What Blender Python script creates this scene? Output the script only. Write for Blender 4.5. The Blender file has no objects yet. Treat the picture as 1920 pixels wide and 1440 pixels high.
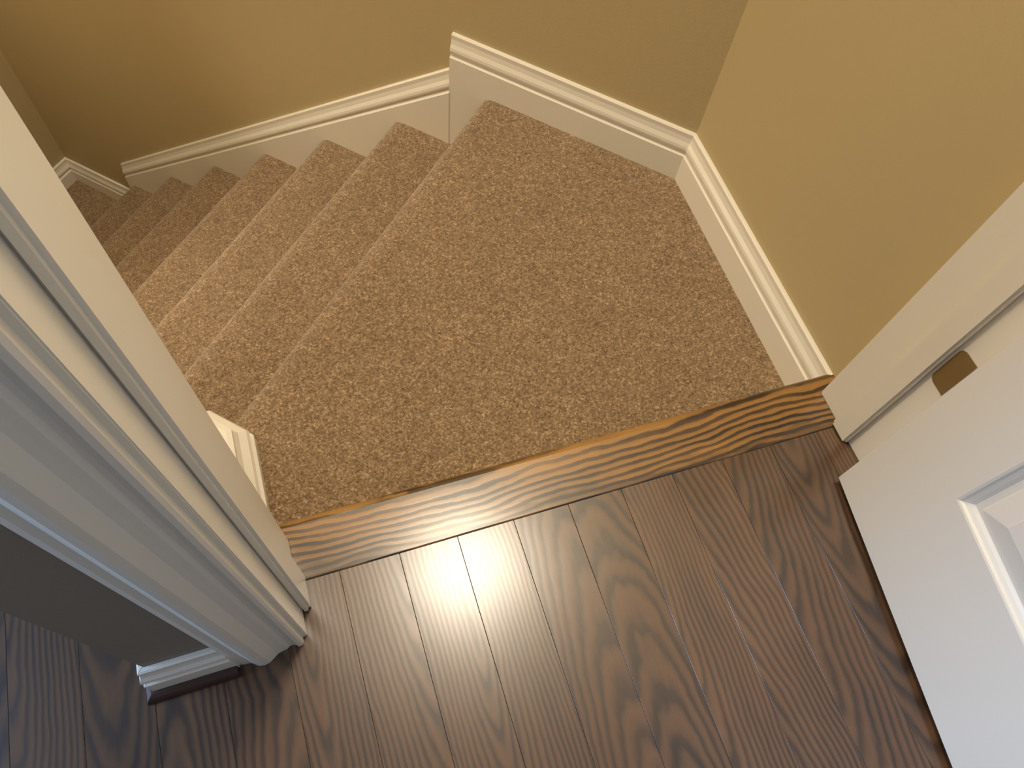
import bpy, bmesh, math, random
from mathutils import Vector, Matrix, noise
random.seed(4)
C = bpy.context.scene
COL = C.collection
R2 = math.sqrt(2)
C.view_settings.view_transform = 'Standard'

def lin(c):
    return tuple(((v/255)/12.92 if v/255 <= .04045 else ((v/255+.055)/1.055)**2.4) for v in c) + (1,)

# ---------------------------------------------------------------- node helpers
class G:
    def __init__(s, name):
        s.mat = bpy.data.materials.new(name); s.mat.use_nodes = True
        s.nt = s.mat.node_tree; s.b = s.nt.nodes['Principled BSDF']
    def put(s, sock, v):
        if isinstance(v, bpy.types.NodeSocket): s.nt.links.new(v, sock)
        else: sock.default_value = v
    def m(s, op, a, b=0.0, c=0.0):
        n = s.nt.nodes.new('ShaderNodeMath'); n.operation = op
        s.put(n.inputs[0], a); s.put(n.inputs[1], b); s.put(n.inputs[2], c)
        return n.outputs[0]
    def xyz(s):
        t = s.nt.nodes.new('ShaderNodeTexCoord'); q = s.nt.nodes.new('ShaderNodeSeparateXYZ')
        s.nt.links.new(t.outputs['Object'], q.inputs[0]); return q.outputs, t.outputs['Object']
    def vec(s, a, b, c):
        n = s.nt.nodes.new('ShaderNodeCombineXYZ')
        for i, v in enumerate((a, b, c)): s.put(n.inputs[i], v)
        return n.outputs[0]
    def noise(s, v, scale=1.0, detail=2.0, rough=.5):
        n = s.nt.nodes.new('ShaderNodeTexNoise'); s.put(n.inputs['Vector'], v)
        n.inputs['Scale'].default_value = scale; n.inputs['Detail'].default_value = detail
        n.inputs['Roughness'].default_value = rough; return n.outputs['Fac']
    def voro(s, v, scale):
        n = s.nt.nodes.new('ShaderNodeTexVoronoi'); s.put(n.inputs['Vector'], v)
        n.inputs['Scale'].default_value = scale
        q = s.nt.nodes.new('ShaderNodeSeparateColor'); s.nt.links.new(n.outputs['Color'], q.inputs[0])
        return n.outputs['Distance'], q.outputs[0]
    def ramp(s, f, stops):
        n = s.nt.nodes.new('ShaderNodeValToRGB'); s.put(n.inputs[0], f)
        e = n.color_ramp.elements
        while len(e) < len(stops): e.new(.5)
        for el, (p, c) in zip(e, stops):
            el.position = p; el.color = c if len(c) == 4 else (c[0],)*3+(1,)
        return n.outputs[0]
    def mix(s, f, a, b, blend='MIX'):
        n = s.nt.nodes.new('ShaderNodeMix'); n.data_type = 'RGBA'; n.blend_type = blend
        s.put(n.inputs[0], f); s.put(n.inputs[6], a); s.put(n.inputs[7], b); return n.outputs[2]
    def bump(s, h, strength, dist):
        n = s.nt.nodes.new('ShaderNodeBump'); s.put(n.inputs['Height'], h)
        n.inputs['Strength'].default_value = strength; n.inputs['Distance'].default_value = dist
        s.nt.links.new(n.outputs[0], s.b.inputs['Normal'])

def paint(name, rgb, rough=.5, bump=0.0, bscale=300, spec=.5):
    g = G(name); o, v = g.xyz()
    n = g.noise(v, 5, 3)
    g.put(g.b.inputs['Base Color'], g.mix(g.m('MULTIPLY', n, .12), lin(rgb), lin(tuple(int(c*.85) for c in rgb))))
    g.b.inputs['Roughness'].default_value = rough
    g.b.inputs['Specular IOR Level'].default_value = spec
    if bump: g.bump(g.noise(v, bscale, 3), bump, .001)
    return g.mat

def wood(name, across, along, w, x0, dark, light, k, ringf, rough, spread=.35, center=1.0, period=1.1, warp=.03, dw=.35, stops=None,
         wob=.0030, coat=.5, dwarp=.02, blotw=.5, coatr=.2, edge=None):
    g = G(name); o, v = g.xyz(); a, l = o[across], o[along]
    idx = g.m('FLOOR', g.m('DIVIDE', g.m('SUBTRACT', a, x0), w))
    loc = g.m('SUBTRACT', g.m('SUBTRACT', a, x0), g.m('MULTIPLY', g.m('ADD', idx, .5), w))
    wn = g.nt.nodes.new('ShaderNodeTexWhiteNoise'); wn.noise_dimensions = '1D'
    g.put(wn.inputs['W'], g.m('ADD', idx, 3.37))
    q = g.nt.nodes.new('ShaderNodeSeparateColor'); g.put(q.inputs[0], wn.outputs['Color'])
    r1, r2, r3 = q.outputs
    l2 = g.m('ADD', l, g.m('MULTIPLY', r1, 7.0))
    n1 = g.m('SUBTRACT', g.noise(g.vec(g.m('MULTIPLY', a, 5), g.m('MULTIPLY', l2, 3.5), g.m('MULTIPLY', r2, 10)), 1, 2), .5)
    n2 = g.m('SUBTRACT', g.noise(g.vec(g.m('MULTIPLY', a, 60), g.m('MULTIPLY', l2, 22), r3), 1, 2), .5)
    xl = g.m('ADD', g.m('SUBTRACT', loc, g.m('MULTIPLY', g.m('SUBTRACT', r2, .5), w*center)), g.m('MULTIPLY', n1, warp))
    d = g.m('ADD', g.m('MULTIPLY', g.m('PINGPONG', l2, period), k), g.m('MULTIPLY', n1, dwarp))
    rr = g.m('SQRT', g.m('ADD', g.m('MULTIPLY', xl, xl), g.m('MULTIPLY', d, d)))
    rr = g.m('ADD', rr, g.m('MULTIPLY', n2, wob))
    ring = g.m('FRACT', g.m('MULTIPLY', rr, ringf))
    rf = g.ramp(ring, stops or [(0, (.72,)), (.20, (.14,)), (.36, (.22,)), (.62, (.75,)), (.84, (.95,)), (1.0, (.72,))])
    pores = g.noise(g.vec(g.m('MULTIPLY', a, 420), g.m('MULTIPLY', l2, 16), 0.0), 1, 2)
    pf = g.ramp(pores, [(.34, (.0,)), (.60, (1,))])
    fine = g.noise(g.vec(g.m('MULTIPLY', a, 130), g.m('MULTIPLY', l2, 3), 3.0), 1, 3)
    f = g.m('ADD', g.m('MULTIPLY', rf, 1-dw), g.m('MULTIPLY', g.m('MULTIPLY', pf, fine), dw*1.7))
    blot = g.noise(g.vec(g.m('MULTIPLY', a, 22), g.m('MULTIPLY', l2, 5), r1), 1, 3)
    f = g.m('ADD', g.m('MULTIPLY', f, .85), g.m('MULTIPLY', g.m('SUBTRACT', blot, .44), blotw*2))
    if edge is not None:      # stain soaked into the grain along one edge of the board
        en = g.noise(g.vec(g.m('MULTIPLY', a, 60), g.m('MULTIPLY', l, 14), 7.0), 1, 3)
        em = g.m('ADD', g.m('DIVIDE', g.m('SUBTRACT', a, edge), .016), g.m('MULTIPLY', g.m('SUBTRACT', en, .5), 4.0))
        em = g.m('MINIMUM', g.m('MAXIMUM', em, .0), 1.0)
        f = g.m('MULTIPLY', f, g.m('ADD', g.m('MULTIPLY', em, .6), .4))
    f = g.m('MINIMUM', g.m('MAXIMUM', f, 0.0), 1.0)
    c = g.mix(f, lin(dark), lin(light))
    br = g.m('ADD', g.m('MULTIPLY', r3, spread), 1-spread/2)
    c = g.mix(1.0, c, g.vec(br, br, br), 'MULTIPLY')
    g.put(g.b.inputs['Base Color'], c)
    g.put(g.b.inputs['Roughness'], g.m('ADD', g.m('MULTIPLY', g.m('SUBTRACT', 1.0, f), .10), rough))
    g.b.inputs['Coat Weight'].default_value = coat
    g.b.inputs['Coat Roughness'].default_value = coatr
    g.bump(f, .15, .0004)
    return g.mat

def carpet(name):
    g = G(name); o, v = g.xyz()
    d1, r1 = g.voro(v, 380)
    n3 = g.noise(v, 210, 2); mid = g.noise(v, 75, 2); big = g.noise(v, 6, 2)
    f = g.m('ADD', g.m('ADD', g.m('MULTIPLY', r1, .28), g.m('MULTIPLY', n3, .40)), g.m('ADD', g.m('MULTIPLY', mid, .22), g.m('MULTIPLY', big, .10)))
    c = g.ramp(f, [(.27, lin((88, 71, 52))), (.44, lin((121, 99, 74))), (.57, lin((141, 117, 89))), (.73, lin((186, 160, 127)))])
    g.put(g.b.inputs['Base Color'], c)
    g.b.inputs['Roughness'].default_value = 1.0
    g.b.inputs['Specular IOR Level'].default_value = .1
    g.b.inputs['Sheen Weight'].default_value = .25
    g.b.inputs['Sheen Roughness'].default_value = .6
    g.bump(n3, .5, .003)
    return g.mat

M_wall = paint('olive_khaki_wall_paint', (188, 170, 128), .6, .25, 260, .3)
M_wall_grey = paint('taupe_room_faces', (138, 128, 114), .6, .25, 260, .3)  # greyer, darker tone than the khaki, used on the room-side faces
M_white = paint('white_trim_paint', (230, 224, 210), .40, .08, 60)
M_floor = wood('dark_oak_planks', 0, 1, .0845, .2767-.0845*20, (34, 22, 14), (108, 77, 51), .095, 145, .28, .30, 2.0, dw=.09, dwarp=.02, warp=.026, blotw=.36, coat=.8, coatr=.22, wob=.0045)
M_nose = wood('golden_oak', 1, 0, .6, .10, (38, 23, 10), (158, 116, 62), .022, 95, .26, 0.0, .0, 1.7, .045, .08,
              [(0, (.95,)), (.12, (.0,)), (.42, (.05,)), (.60, (.85,)), (.85, (1,)), (1.0, (.95,))], .007, .6, dwarp=.014, blotw=.6, coatr=.2, edge=.313)
M_dark = paint('dark_stained_wood', (58, 34, 24), .4, .1, 80)
M_carpet = carpet('tan_carpet')
M_hinge = paint('aged_bronze', (126, 101, 60), .42)
M_sub = paint('subfloor_shadow', (30, 22, 18), .9)

# ---------------------------------------------------------------- object helpers
def obj(name, bm, mat, parent=None, smooth=False):
    bmesh.ops.recalc_face_normals(bm, faces=bm.faces)
    me = bpy.data.meshes.new(name); bm.to_mesh(me); bm.free()
    if smooth:
        for p in me.polygons: p.use_smooth = True
    me.materials.append(mat)
    o = bpy.data.objects.new(name, me); COL.objects.link(o)
    if parent: o.parent = parent
    return o
def tag(o, label, cat=None, kind=None, group=None):
    o['label'] = label
    if cat: o['category'] = cat
    if kind: o['kind'] = kind
    if group: o['group'] = group
    return o
def struct(name, bm, mat, label, cat, **k):
    return tag(obj(name, bm, mat, **k), label, cat, 'structure')
def box(bm, x0, x1, y0, y1, z0, z1):
    vs = [bm.verts.new((x, y, z)) for z in (z0, z1) for x, y in ((x0, y0), (x1, y0), (x1, y1), (x0, y1))]
    for f in ((3,2,1,0), (4,5,6,7), (0,1,5,4), (1,2,6,5), (2,3,7,6), (3,0,4,7)): bm.faces.new([vs[i] for i in f])
    return vs
def prism(bm, pts, z0, z1):
    a = [bm.verts.new((x, y, z0)) for x, y in pts]; b = [bm.verts.new((x, y, z1)) for x, y in pts]
    bm.faces.new(a[::-1]); bm.faces.new(b); n = len(pts)
    for i in range(n): bm.faces.new((a[i], a[(i+1) % n], b[(i+1) % n], b[i]))
def rings(bm, rs, closed=True):
    vv = [[bm.verts.new(p) for p in r] for r in rs]; n = len(rs[0])
    for a, b in zip(vv, vv[1:]):
        for i in range(n if closed else n-1): bm.faces.new((a[i], a[(i+1) % n], b[(i+1) % n], b[i]))
    if closed: bm.faces.new(vv[0][::-1]); bm.faces.new(vv[-1])
def SW(s, w, z=None):
    x, y = (w-s)/R2, (w+s)/R2
    return (x, y) if z is None else Vector((x, y, z))

# ---------------------------------------------------------------- key dimensions (metres; floor z = 0)
XL, XR = -.119, .740            # jamb faces
YR, YS = .238, .370             # room face / stair face of the door wall
XW = .7785                      # right stair wall
WB = 1.222                      # angled wall, distance along (1,1)
XLW, YLC = -.198, .572          # left stair wall and its corner
WL = (XLW+YLC)/R2               # its angled continuation
ZL = -.118                      # landing carpet
S0, RUN, RISE = .579, .2355, .1805
ZLOW = ZL - RISE*7 + .004
SEND = 2.35

# ---------------------------------------------------------------- walls
HT = 2.44
yc = WB*R2 - XW
b = bmesh.new()
prism(b, [(-.295, YR), (XL-.019, YR), (XL-.019, YS), (XLW, YS), (XLW, YLC), SW(SEND, WL), SW(SEND, WL-.10), (-.295, .53)], -1.5, HT)
w = struct('wall_left', b, M_wall, 'tan painted wall stub beside the left side of the doorway', 'wall')
w.data.materials.append(M_wall_grey)
for p in w.data.polygons:
    if p.normal.y < -.9 or p.normal.x < -.9: p.material_index = 1
b = bmesh.new()
yo = (WB+.12)*R2 - (XW+.12)
prism(b, [(XR+.019, YR), (1.7, YR), (1.7, YS-.01), (XW+.12, YS-.01), (XW+.12, yo), (XW, yc), (XW, YS), (XR+.019, YS)], -1.5, HT)
struct('wall_right', b, M_wall, 'khaki wall on the right of the carpeted landing', 'wall')
b = bmesh.new()
prism(b, [(XW, yc), (XW+.12, yo), SW(SEND, WB+.12), SW(SEND, WB)], -1.5, HT)
struct('wall_back', b, M_wall, 'long olive khaki wall running down along the carpeted stairs', 'wall')
b = bmesh.new()
prism(b, [SW(SEND, WL-.10), SW(SEND, WB+.12), SW(SEND+.12, WB+.12), SW(SEND+.12, WL-.10)], -1.5, HT)
struct('wall_lower', b, M_wall, 'olive khaki wall closing the foot of the stairs', 'wall')
b = bmesh.new(); box(b, XL-.019, XR+.019, YR, YS, 2.055, HT)
struct('wall_header', b, M_wall, 'wall over the doorway', 'wall')
b = bmesh.new()
prism(b, [(XLW-.1, YR), (XW+.12, YR), (XW+.12, yo), SW(SEND+.12, WB+.12), SW(SEND+.12, WL-.10), (XLW-.1, .53)], HT, HT+.05)
struct('ceiling', b, M_white, 'white ceiling over the stairwell', 'ceiling')

# ---------------------------------------------------------------- wood floor
PW = .0845
b = bmesh.new()
rng = random.Random(8)
def plank(bm, x0, x1, y0, y1):
    g = .0002; c = .0004
    lo = [bm.verts.new(p) for p in ((x0+g, y0+g, -.004), (x1-g, y0+g, -.004), (x1-g, y1-g, -.004), (x0+g, y1-g, -.004))]
    mi = [bm.verts.new((v.co.x, v.co.y, -c)) for v in lo]
    h = g+c
    to = [bm.verts.new(p) for p in ((x0+h, y0+h, 0), (x1-h, y0+h, 0), (x1-h, y1-h, 0), (x0+h, y1-h, 0))]
    for A, B in ((lo, mi), (mi, to)):
        for i in range(4): bm.faces.new((A[i], A[(i+1) % 4], B[(i+1) % 4], B[i]))
    bm.faces.new(to)
k = -26
while .2767+k*PW < 1.65:
    x0 = .2767+k*PW; x1 = x0+PW
    if x1 < -.30: ye = min(.235-x1+.03, 1.6)
    elif x0 > -.20 and x1 < .80: ye = .3097
    else: ye = .25
    if x0 < -.295 < x1: ye = .50
    cuts = [-2.2]
    y = -2.2 + rng.uniform(.3, 1.0)
    while y < ye-.15:
        if y < -.45: cuts.append(y)
        y += rng.uniform(.7, 1.4)
    cuts.append(ye)
    for a, c in zip(cuts, cuts[1:]): plank(b, x0, x1, a, c)
    k += 1
fl = struct('floor', b, M_floor, 'dark stained oak plank floor in front of the doorway', 'floor')
b = bmesh.new()
box(b, -1.95, 1.7, -2.2, .238, -.03, -.0045); box(b, -.135, .755, .238, .366, -.03, -.0045); prism(b, [(-1.4, .238), (-.295, .238), (-.295, .53), (-1.4, 1.635)], -.03, -.0045)
obj('subfloor', b, M_sub, fl)

# oak threshold with rounded front
b = bmesh.new()
prof = [(.3097, -.004), (.3097, .0006), (.3115, .0016), (.382, .0016)]
r = .0105
for i in range(0, 9):
    a = math.pi/2 - i*math.pi/8
    prof.append((.3895+1.05*r*math.cos(a), .0016-r+r*math.sin(a)))
prof += [(.383, -.0195), (.383, -.004)]
rings(b, [[Vector((x, y, z)) for y, z in prof] for x in (XL+.0005, 0, .2, .4, .6, XR-.0005)])
ear = [(max(y, YS+.0008), z) for y, z in prof]
for xa, xb in ((XLW+.001, XL+.0005), (XR-.0005, XW-.001)):
    rings(b, [[Vector((x, y, z)) for y, z in ear] for x in (xa, xb)])
bmesh.ops.remove_doubles(b, verts=b.verts, dist=1e-6)
nosing = tag(obj('threshold', b, M_nose), 'golden oak threshold board between the dark planks and the carpeted landing', 'threshold')
b = bmesh.new(); box(b, XLW+.002, XW-.002, .3755, .382, ZL-.03, -.0198)
tag(obj('riser', b, M_white, nosing), 'white painted riser')

# ---------------------------------------------------------------- carpeted stairs
def nz(p, amp):
    return amp*(noise.noise(p*160) + .6*noise.noise(p*330))
st = bpy.data.objects.new('carpeted_staircase', None); COL.objects.link(st)
tag(st, 'tan carpeted staircase with a landing turning down to the left', 'stairs')
def sheet(prof, w0, w1, step=.0055, amp=.0006):
    """grid swept across the stairs from a (s, z) polyline, with real pile unevenness"""
    pts = []
    for (a, b_) in zip(prof, prof[1:]):
        L = math.dist(a, b_); n = max(1, int(L/step))
        for i in range(n): pts.append((a[0]+(b_[0]-a[0])*i/n, a[1]+(b_[1]-a[1])*i/n))
    pts.append(prof[-1])
    nrm = []
    for i in range(len(pts)):
        p, q = pts[max(i-1, 0)], pts[min(i+1, len(pts)-1)]
        dx, dz = q[0]-p[0], q[1]-p[1]; l = math.hypot(dx, dz) or 1
        nrm.append((-dz/l, dx/l))
    nw = int((w1-w0)/step); bm = bmesh.new(); rows = []
    for (s, z), (ns, n2) in zip(pts, nrm):
        row = []
        for j in range(nw+1):
            ww = w0+(w1-w0)*j/nw
            p = SW(s, ww, z); d = nz(p, amp)
            row.append(bm.verts.new(SW(s+ns*d, ww, z+n2*d)))
        rows.append(row)
    for A, B in zip(rows, rows[1:]):
        for j in range(nw): bm.faces.new((A[j], B[j], B[j+1], A[j+1]))
    return bm
def nose_pts(s, z, znext, back):
    r = .016; ax = .030; out = [(back, z), (s-ax-.003, z)]
    for i in range(1, 11):
        a = math.pi/2 - i*math.pi/10
        out.append((s-ax+ax*math.cos(a), z-r+r*math.sin(a)))
    out += [(s-.030, z-2*r-.004), (s-.030, z-2*r-.010), (s-.030, znext)]
    return out
bm = sheet(nose_pts(S0, ZL, ZL-RISE, -.32), .08, WB-.013, .0065)
for co, no in (((-.200, 0, 0), (-1, 0, 0)), ((XW-.012, 0, 0), (1, 0, 0)), ((0, .384, 0), (0, -1, 0))):
    bmesh.ops.bisect_plane(bm, geom=bm.verts[:]+bm.edges[:]+bm.faces[:], dist=1e-5, plane_co=co, plane_no=no, clear_outer=True)
obj('landing', bm, M_carpet, st, True)
for i in range(1, 7):
    s = S0+RUN*i; z = ZL-RISE*i
    obj('step', sheet(nose_pts(s, z, z-RISE, s-RUN-.030), WL+.030, WB-.013, .0065), M_carpet, st, True)
s6 = S0+RUN*6
bm = sheet([(s6-.03, ZLOW), (SEND-.005, ZLOW)], WL+.030, WB-.013, .009)
lf = struct('floor_lower', bm, M_carpet, 'tan carpeted floor at the foot of the stairs', 'floor', smooth=True)

# ---------------------------------------------------------------- baseboards
def bprof(h, t=.015, m=.055):
    return [(0, 0), (.33*t, 0), (.5*t, -.05*m), (.5*t, -.22*m), (.62*t, -.40*m), (.86*t, -.55*m), (.93*t, -.66*m), (.90*t, -.74*m),
            (.62*t, -.79*m), (.62*t, -.88*m), (t, -.97*m), (t, -h), (0, -h)]
def run(bm, prof, p0, p1, nrm, z0, z1=None, m0=0.0, m1=0.0, zs=1.0):
    z1 = z0 if z1 is None else z1
    p0, p1, nrm = Vector((*p0, 0)), Vector((*p1, 0)), Vector((*nrm, 0)); d = (p1-p0).normalized(); rs = []
    sl = (z1-z0)/(p1-p0).length
    for p, z, mm in ((p0, z0, m0), (p1, z1, m1)):
        rs.append([p+nrm*t+d*(mm*t)+Vector((0, 0, z+zz*zs+sl*mm*t)) for t, zz in prof])
    rings(bm, rs)
T = math.tan(math.radians(22.5))
e = .0004
b = bmesh.new(); run(b, bprof(.135), (XW-e, YS), (XW-e, yc), (-1, 0), 0, m1=-T)
struct('baseboard_right', b, M_white, 'white moulded baseboard on the right wall of the landing', 'baseboard')
SE = .664
b = bmesh.new(); run(b, bprof(.135), (XW, yc), SW(SE, WB-e), (-1/R2, -1/R2), 0, m0=T)
rings(b, [[SW(s, WB-e-t, z) for t, z in ((0, -.130), (.0148, -.130), (.0148, -.40), (0, -.40))] for s in (.50, SE)])
struct('baseboard_back', b, M_white, 'white level baseboard on the angled wall behind the landing', 'baseboard')
b = bmesh.new()
zt0 = -.086; zt1 = zt0-.766*(2.012-SE)
run(b, bprof(.42, .016, .050), SW(SE, WB-e), SW(2.012, WB-e), (-1/R2, -1/R2), zt0, zt1, zs=1.26)
struct('trim_1', b, M_white, 'white sloping skirt board following the stairs down the wall', 'skirt board')
b = bmesh.new(); run(b, bprof(.12), SW(2.012, WB-e), SW(SEND-e, WB-e), (-1/R2, -1/R2), -1.272, m1=-1)
run(b, bprof(.12), SW(SEND-e, WB-e), SW(SEND-e, WL+.03), (1/R2, -1/R2), -1.272, m0=1)
struct('baseboard_lower', b, M_white, 'white baseboard at the foot of the stairs', 'baseboard')
b = bmesh.new(); tl = .046
run(b, bprof(.14, tl, .062), (XLW+e, YS), (XLW+e, YLC), (1, 0), -.034, m1=T)
run(b, bprof(.14, tl, .062), (XLW+e, YLC), SW(.60, WL+e), (1/R2, 1/R2), -.034, m0=-T)
struct('baseboard_left', b, M_white, 'short thick white baseboard at the left end of the threshold', 'baseboard')
b = bmesh.new(); run(b, bprof(.42, .03, .044), SW(.60, WL+e), SW(2.012, WL+e), (1/R2, 1/R2), -.07, -.07-.766*1.412, zs=1.26)
struct('trim_2', b, M_white, 'white skirt board on the left side of the stairs', 'skirt board')
RV = .006
CW = .084
CO = XL-RV-CW
b = bmesh.new()
run(b, bprof(.098, .014, .045), (CO, YR-e), (-.295, YR-e), (0, -1), .098, m1=1)
run(b, bprof(.098, .014, .045), (-.295-e, YR), (-.295-e, .52), (-1, 0), .098, m0=-1)
rb = struct('baseboard_room', b, M_white, 'short white baseboard between the door casing and the wall corner', 'baseboard')
b = bmesh.new()
q = [(0, .018), (.004, .0175), (.008, .015), (.0105, .011), (.012, .005), (.012, 0), (0, 0)]
run(b, q, (CO, YR-.0145), (-.3095, YR-.0145), (0, -1), 0.0003, m1=1)
run(b, q, (-.3095, YR-.0145), (-.3095, .52), (-1, 0), 0.0003, m0=-1)
tag(obj('shoe_molding', b, M_dark, rb), 'dark stained shoe molding')

# ---------------------------------------------------------------- door frame
def jamb(name, x0, x1, s0, s1, sbeg, send, label):
    b = bmesh.new(); box(b, x0, x1, YR-.001, YS+.0005, .0005, 2.05)
    bmesh.ops.bevel(b, geom=b.edges[:], offset=.0012, segments=2, affect='EDGES')
    o = struct(name, b, M_white, label, 'door jamb')
    b = bmesh.new(); box(b, s0, s1, sbeg, send, .0006, 2.045)
    bmesh.ops.bevel(b, geom=b.edges[:], offset=.0038, segments=4, affect='EDGES')
    obj('door_stop', b, M_white, o)
    return o
jamb('trim_3', XL-.0185, XL, XL-.001, XL+.0120, .268, .318, 'white left door jamb with its stop')
jr = jamb('trim_4', XR, XR+.0185, XR-.0105, XR+.001, .279, .318, 'white right door jamb carrying the hinge leaves')
b = bmesh.new(); box(b, XL, XR, YR, YS, 2.035, 2.054); box(b, XL, XR, .279, .325, 2.024, 2.036)
struct('trim_5', b, M_white, 'white head jamb over the doorway', 'door jamb')
cas = [(0, 0), (0, .0075), (.0025, .0104), (.007, .0110), (.010, .0082), (.014, .0064), (.018, .0068), (.022, .0092), (.028, .0102), (.034, .0116), (.040, .0155),
       (.046, .0195), (.053, .0208), (.060, .0196), (.066, .0152), (.070, .0126), (.078, .0122), (CW, .0108), (CW, 0)]
def casing(name, xi, sg, label):
    b = bmesh.new()
    rings(b, [[Vector((xi+sg*o, YR-e-t, z+(o if z > 1 else 0))) for o, t in cas] for z in (.0005, 2.035)])
    return struct(name, b, M_white, label, 'door casing')
casing('trim_6', XL-RV, -1, 'white moulded casing on the left of the doorway')
casing('trim_7', XR+RV, 1, 'white moulded casing behind the open door')
b = bmesh.new()
rings(b, [[Vector((x+sg*o, YR-e-t, 2.035+o)) for o, t in cas] for x, sg in ((XL-RV, -1), (XR+RV, 1))])
struct('trim_8', b, M_white, 'white head casing over the doorway', 'door casing')

# ---------------------------------------------------------------- open panel door
DW, DH, DT = .835, 2.015, .035
ang = math.atan2(-1, -.135)
Dm = Matrix.Translation((.688, .2285, .012)) @ Matrix.Rotation(ang, 4, 'Z')
# local: x along the door from the hinge edge, y = thickness (0 at visible face), z up
stl, mul = .112, .105
px = [(stl, DW/2-mul/2), (DW/2+mul/2, DW-stl)]
pz = [(.222, .80), (.98, 1.60), (1.70, 1.90)]
b = bmesh.new()
xs = [0, px[0][0], px[0][1], px[1][0], px[1][1], DW]
zs = [0] + [v for p in pz for v in p] + [DH]
for y in (0, DT):
    for i in range(5):
        for j in range(7):
            if i in (1, 3) and j in (1, 3, 5): continue
            vs = [b.verts.new(p) for p in ((xs[i], y, zs[j]), (xs[i+1], y, zs[j]), (xs[i+1], y, zs[j+1]), (xs[i], y, zs[j+1]))]
            b.faces.new(vs)
for x0 in (0, DW):
    b.faces.new([b.verts.new(p) for p in ((x0, 0, 0), (x0, DT, 0), (x0, DT, DH), (x0, 0, DH))])
for z in (0, DH):
    b.faces.new([b.verts.new(p) for p in ((0, 0, z), (DW, 0, z), (DW, DT, z), (0, DT, z))])
bmesh.ops.remove_doubles(b, verts=b.verts, dist=1e-5)
door = struct('door_1', b, M_white, 'white panelled door standing open into the room on the right', 'door')
door.matrix_world = Dm
for (x0, x1) in px:
    for (z0, z1) in pz:
        b = bmesh.new()
        for y0, sg in ((0, 1), (DT, -1)):
            steps = [(0, 0), (.003, .001), (.005, .004), (.010, .0065), (.014, .0095), (.022, .0095), (.024, .008), (.052, .003), (.054, .002)]
            rs = []
            for ins, dep in steps:
                rs.append([Vector((x, (y0+sg*dep), z)) for x, z in ((x0+ins, z0+ins), (x1-ins, z0+ins), (x1-ins, z1-ins), (x0+ins, z1-ins))])
            vv = [[b.verts.new(p) for p in r_] for r_ in rs]
            for A, B in zip(vv, vv[1:]):
                for i in range(4): b.faces.new((A[i], A[(i+1) % 4], B[(i+1) % 4], B[i]))
            b.faces.new(vv[-1])
        o = obj('panel', b, M_white, door)
# hinges: rounded leaf let into the jamb, matching leaf on the door edge, knuckle between
def leaf_mesh(place, hh=.038, wv=.029, rr_=.010):
    pts = []
    for i in range(6):
        a = math.radians(270+i*18); pts.append((wv-rr_+rr_*math.cos(a), -hh+rr_+rr_*math.sin(a)))
    for i in range(6):
        a = math.radians(i*18); pts.append((wv-rr_+rr_*math.cos(a), hh-rr_+rr_*math.sin(a)))
    pts += [(0, hh), (0, -hh)]
    b = bmesh.new(); A = [b.verts.new(place(u, z, -.0005)) for u, z in pts]; B = [b.verts.new(place(u, z, .0006)) for u, z in pts]
    b.faces.new(A); b.faces.new(B[::-1]); n = len(pts)
    for i in range(n): b.faces.new((A[i], A[(i+1) % n], B[(i+1) % n], B[i]))
    return b
for zc in (.266, 1.0, 1.80):
    h = obj('hinge', leaf_mesh(lambda u, z, t: Vector((XR-t, YR+.0085+u, zc+z))), M_hinge, jr); tag(h, 'bronze hinge leaf with rounded corners')
    b = bmesh.new()
    bmesh.ops.create_cone(b, cap_ends=True, segments=20, radius1=.0045, radius2=.0045, depth=.076, matrix=Matrix.Translation((XR-.008, YR-.0055, zc)))
    for zz in (-.040, .040):
        bmesh.ops.create_uvsphere(b, u_segments=12, v_segments=8, radius=.0048, matrix=Matrix.Translation((XR-.008, YR-.0055, zc+zz)))
    obj('knuckle', b, M_hinge, h, True)
    tag(obj('hinge_leaf', leaf_mesh(lambda u, z, t: Vector((-t, DT-.002-u, zc-.012+z))), M_hinge, door), 'bronze hinge leaf')

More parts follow.
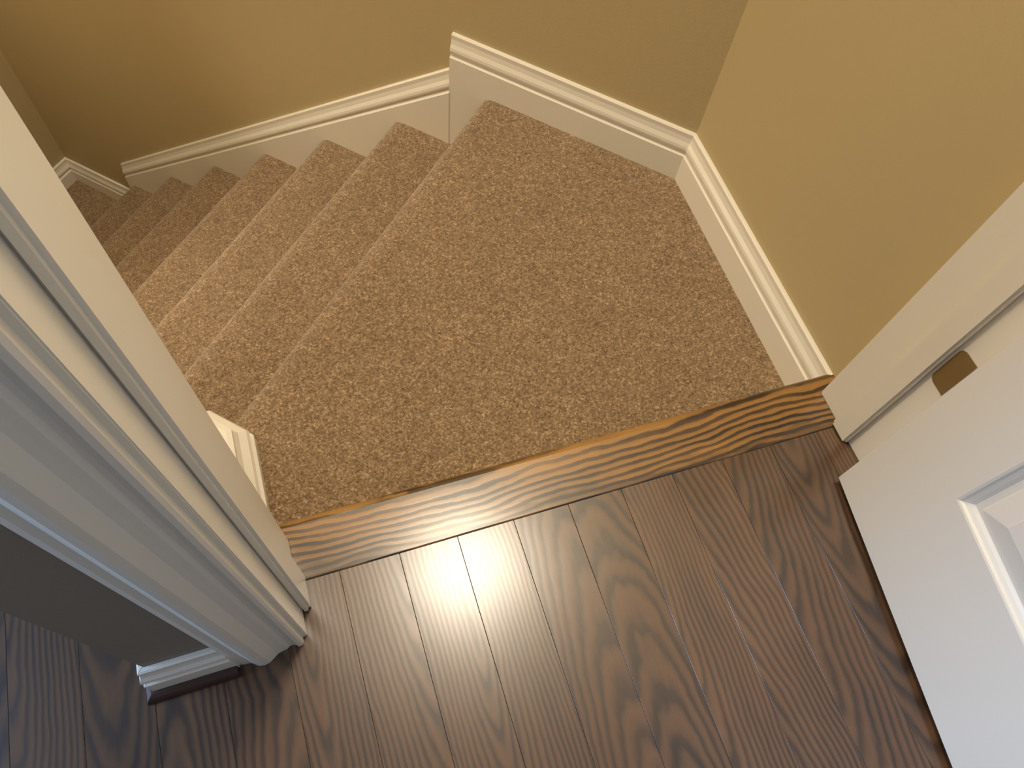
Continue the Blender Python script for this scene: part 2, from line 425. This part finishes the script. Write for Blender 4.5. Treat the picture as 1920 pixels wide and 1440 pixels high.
# ---------------------------------------------------------------- lights
def area(name, loc, target, size, energy, color, shape='DISK', size_y=None, spread=180):
    L = bpy.data.lights.new(name, 'AREA'); L.shape = shape; L.size = size; L.energy = energy; L.color = color
    L.spread = math.radians(spread)
    if size_y: L.size_y = size_y
    o = bpy.data.objects.new(name, L); COL.objects.link(o); o.location = loc
    o.rotation_euler = (Vector(target)-Vector(loc)).to_track_quat('-Z', 'Y').to_euler(); return o
area('ceiling_lamp_light', (.33, .82, 2.38), (.33, .82, 0), .36, 31, (1.0, .88, .69))
area('stair_fill_light', SW(1.5, .50, 2.2), SW(1.7, .7, 0), .5, 14, (1.0, .89, .70))  # added warm fill over the stairwell, not an actual fixture
P = bpy.data.lights.new('lower_fill_light', 'POINT'); P.energy = 3.2; P.color = (1.0, .88, .68); P.shadow_soft_size = .15  # invented point fill that brightens the lower stairs and end corner
po = bpy.data.objects.new('lower_fill_light', P); COL.objects.link(po); po.location = SW(2.05, .42, -.10)
area('foot_fill_light', SW(2.26, .50, .05), SW(.85, .62, -.38), .3, 2.6, (1.0, .88, .68), spread=70)  # added low light with no fixture, aimed to brighten the rounded step edges
area('window_light', (-2.3, .50, 1.2), (.6, -.35, .1), 1.0, 66, (.42, .62, 1.0), 'RECTANGLE', 1.0)
W = bpy.data.worlds.new('world'); C.world = W; W.use_nodes = True
W.node_tree.nodes['Background'].inputs[0].default_value = (.80, .87, 1.0, 1)
W.node_tree.nodes['Background'].inputs[1].default_value = .26

# ---------------------------------------------------------------- camera
cd = bpy.data.cameras.new('camera'); cam = bpy.data.objects.new('camera', cd); COL.objects.link(cam)
cd.sensor_width = 36; cd.lens = 1442/1920*36; cd.clip_start = .01
X = Vector((.9481, -.3077, .0792)); Y = Vector((.2363, .8493, .4719)); Z = X.cross(Y).normalized(); Y = Z.cross(X).normalized(); X.normalize()
M0 = Matrix(((X.x, Y.x, Z.x, 0), (X.y, Y.y, Z.y, 0), (X.z, Y.z, Z.z, 1.07), (0, 0, 0, 1)))
piv = Vector((.30, .34, 0))
Rt = Matrix.Translation(piv) @ Matrix.Rotation(math.radians(-.7), 4, X) @ Matrix.Translation(-piv)
cam.matrix_world = Rt @ M0
C.camera = cam
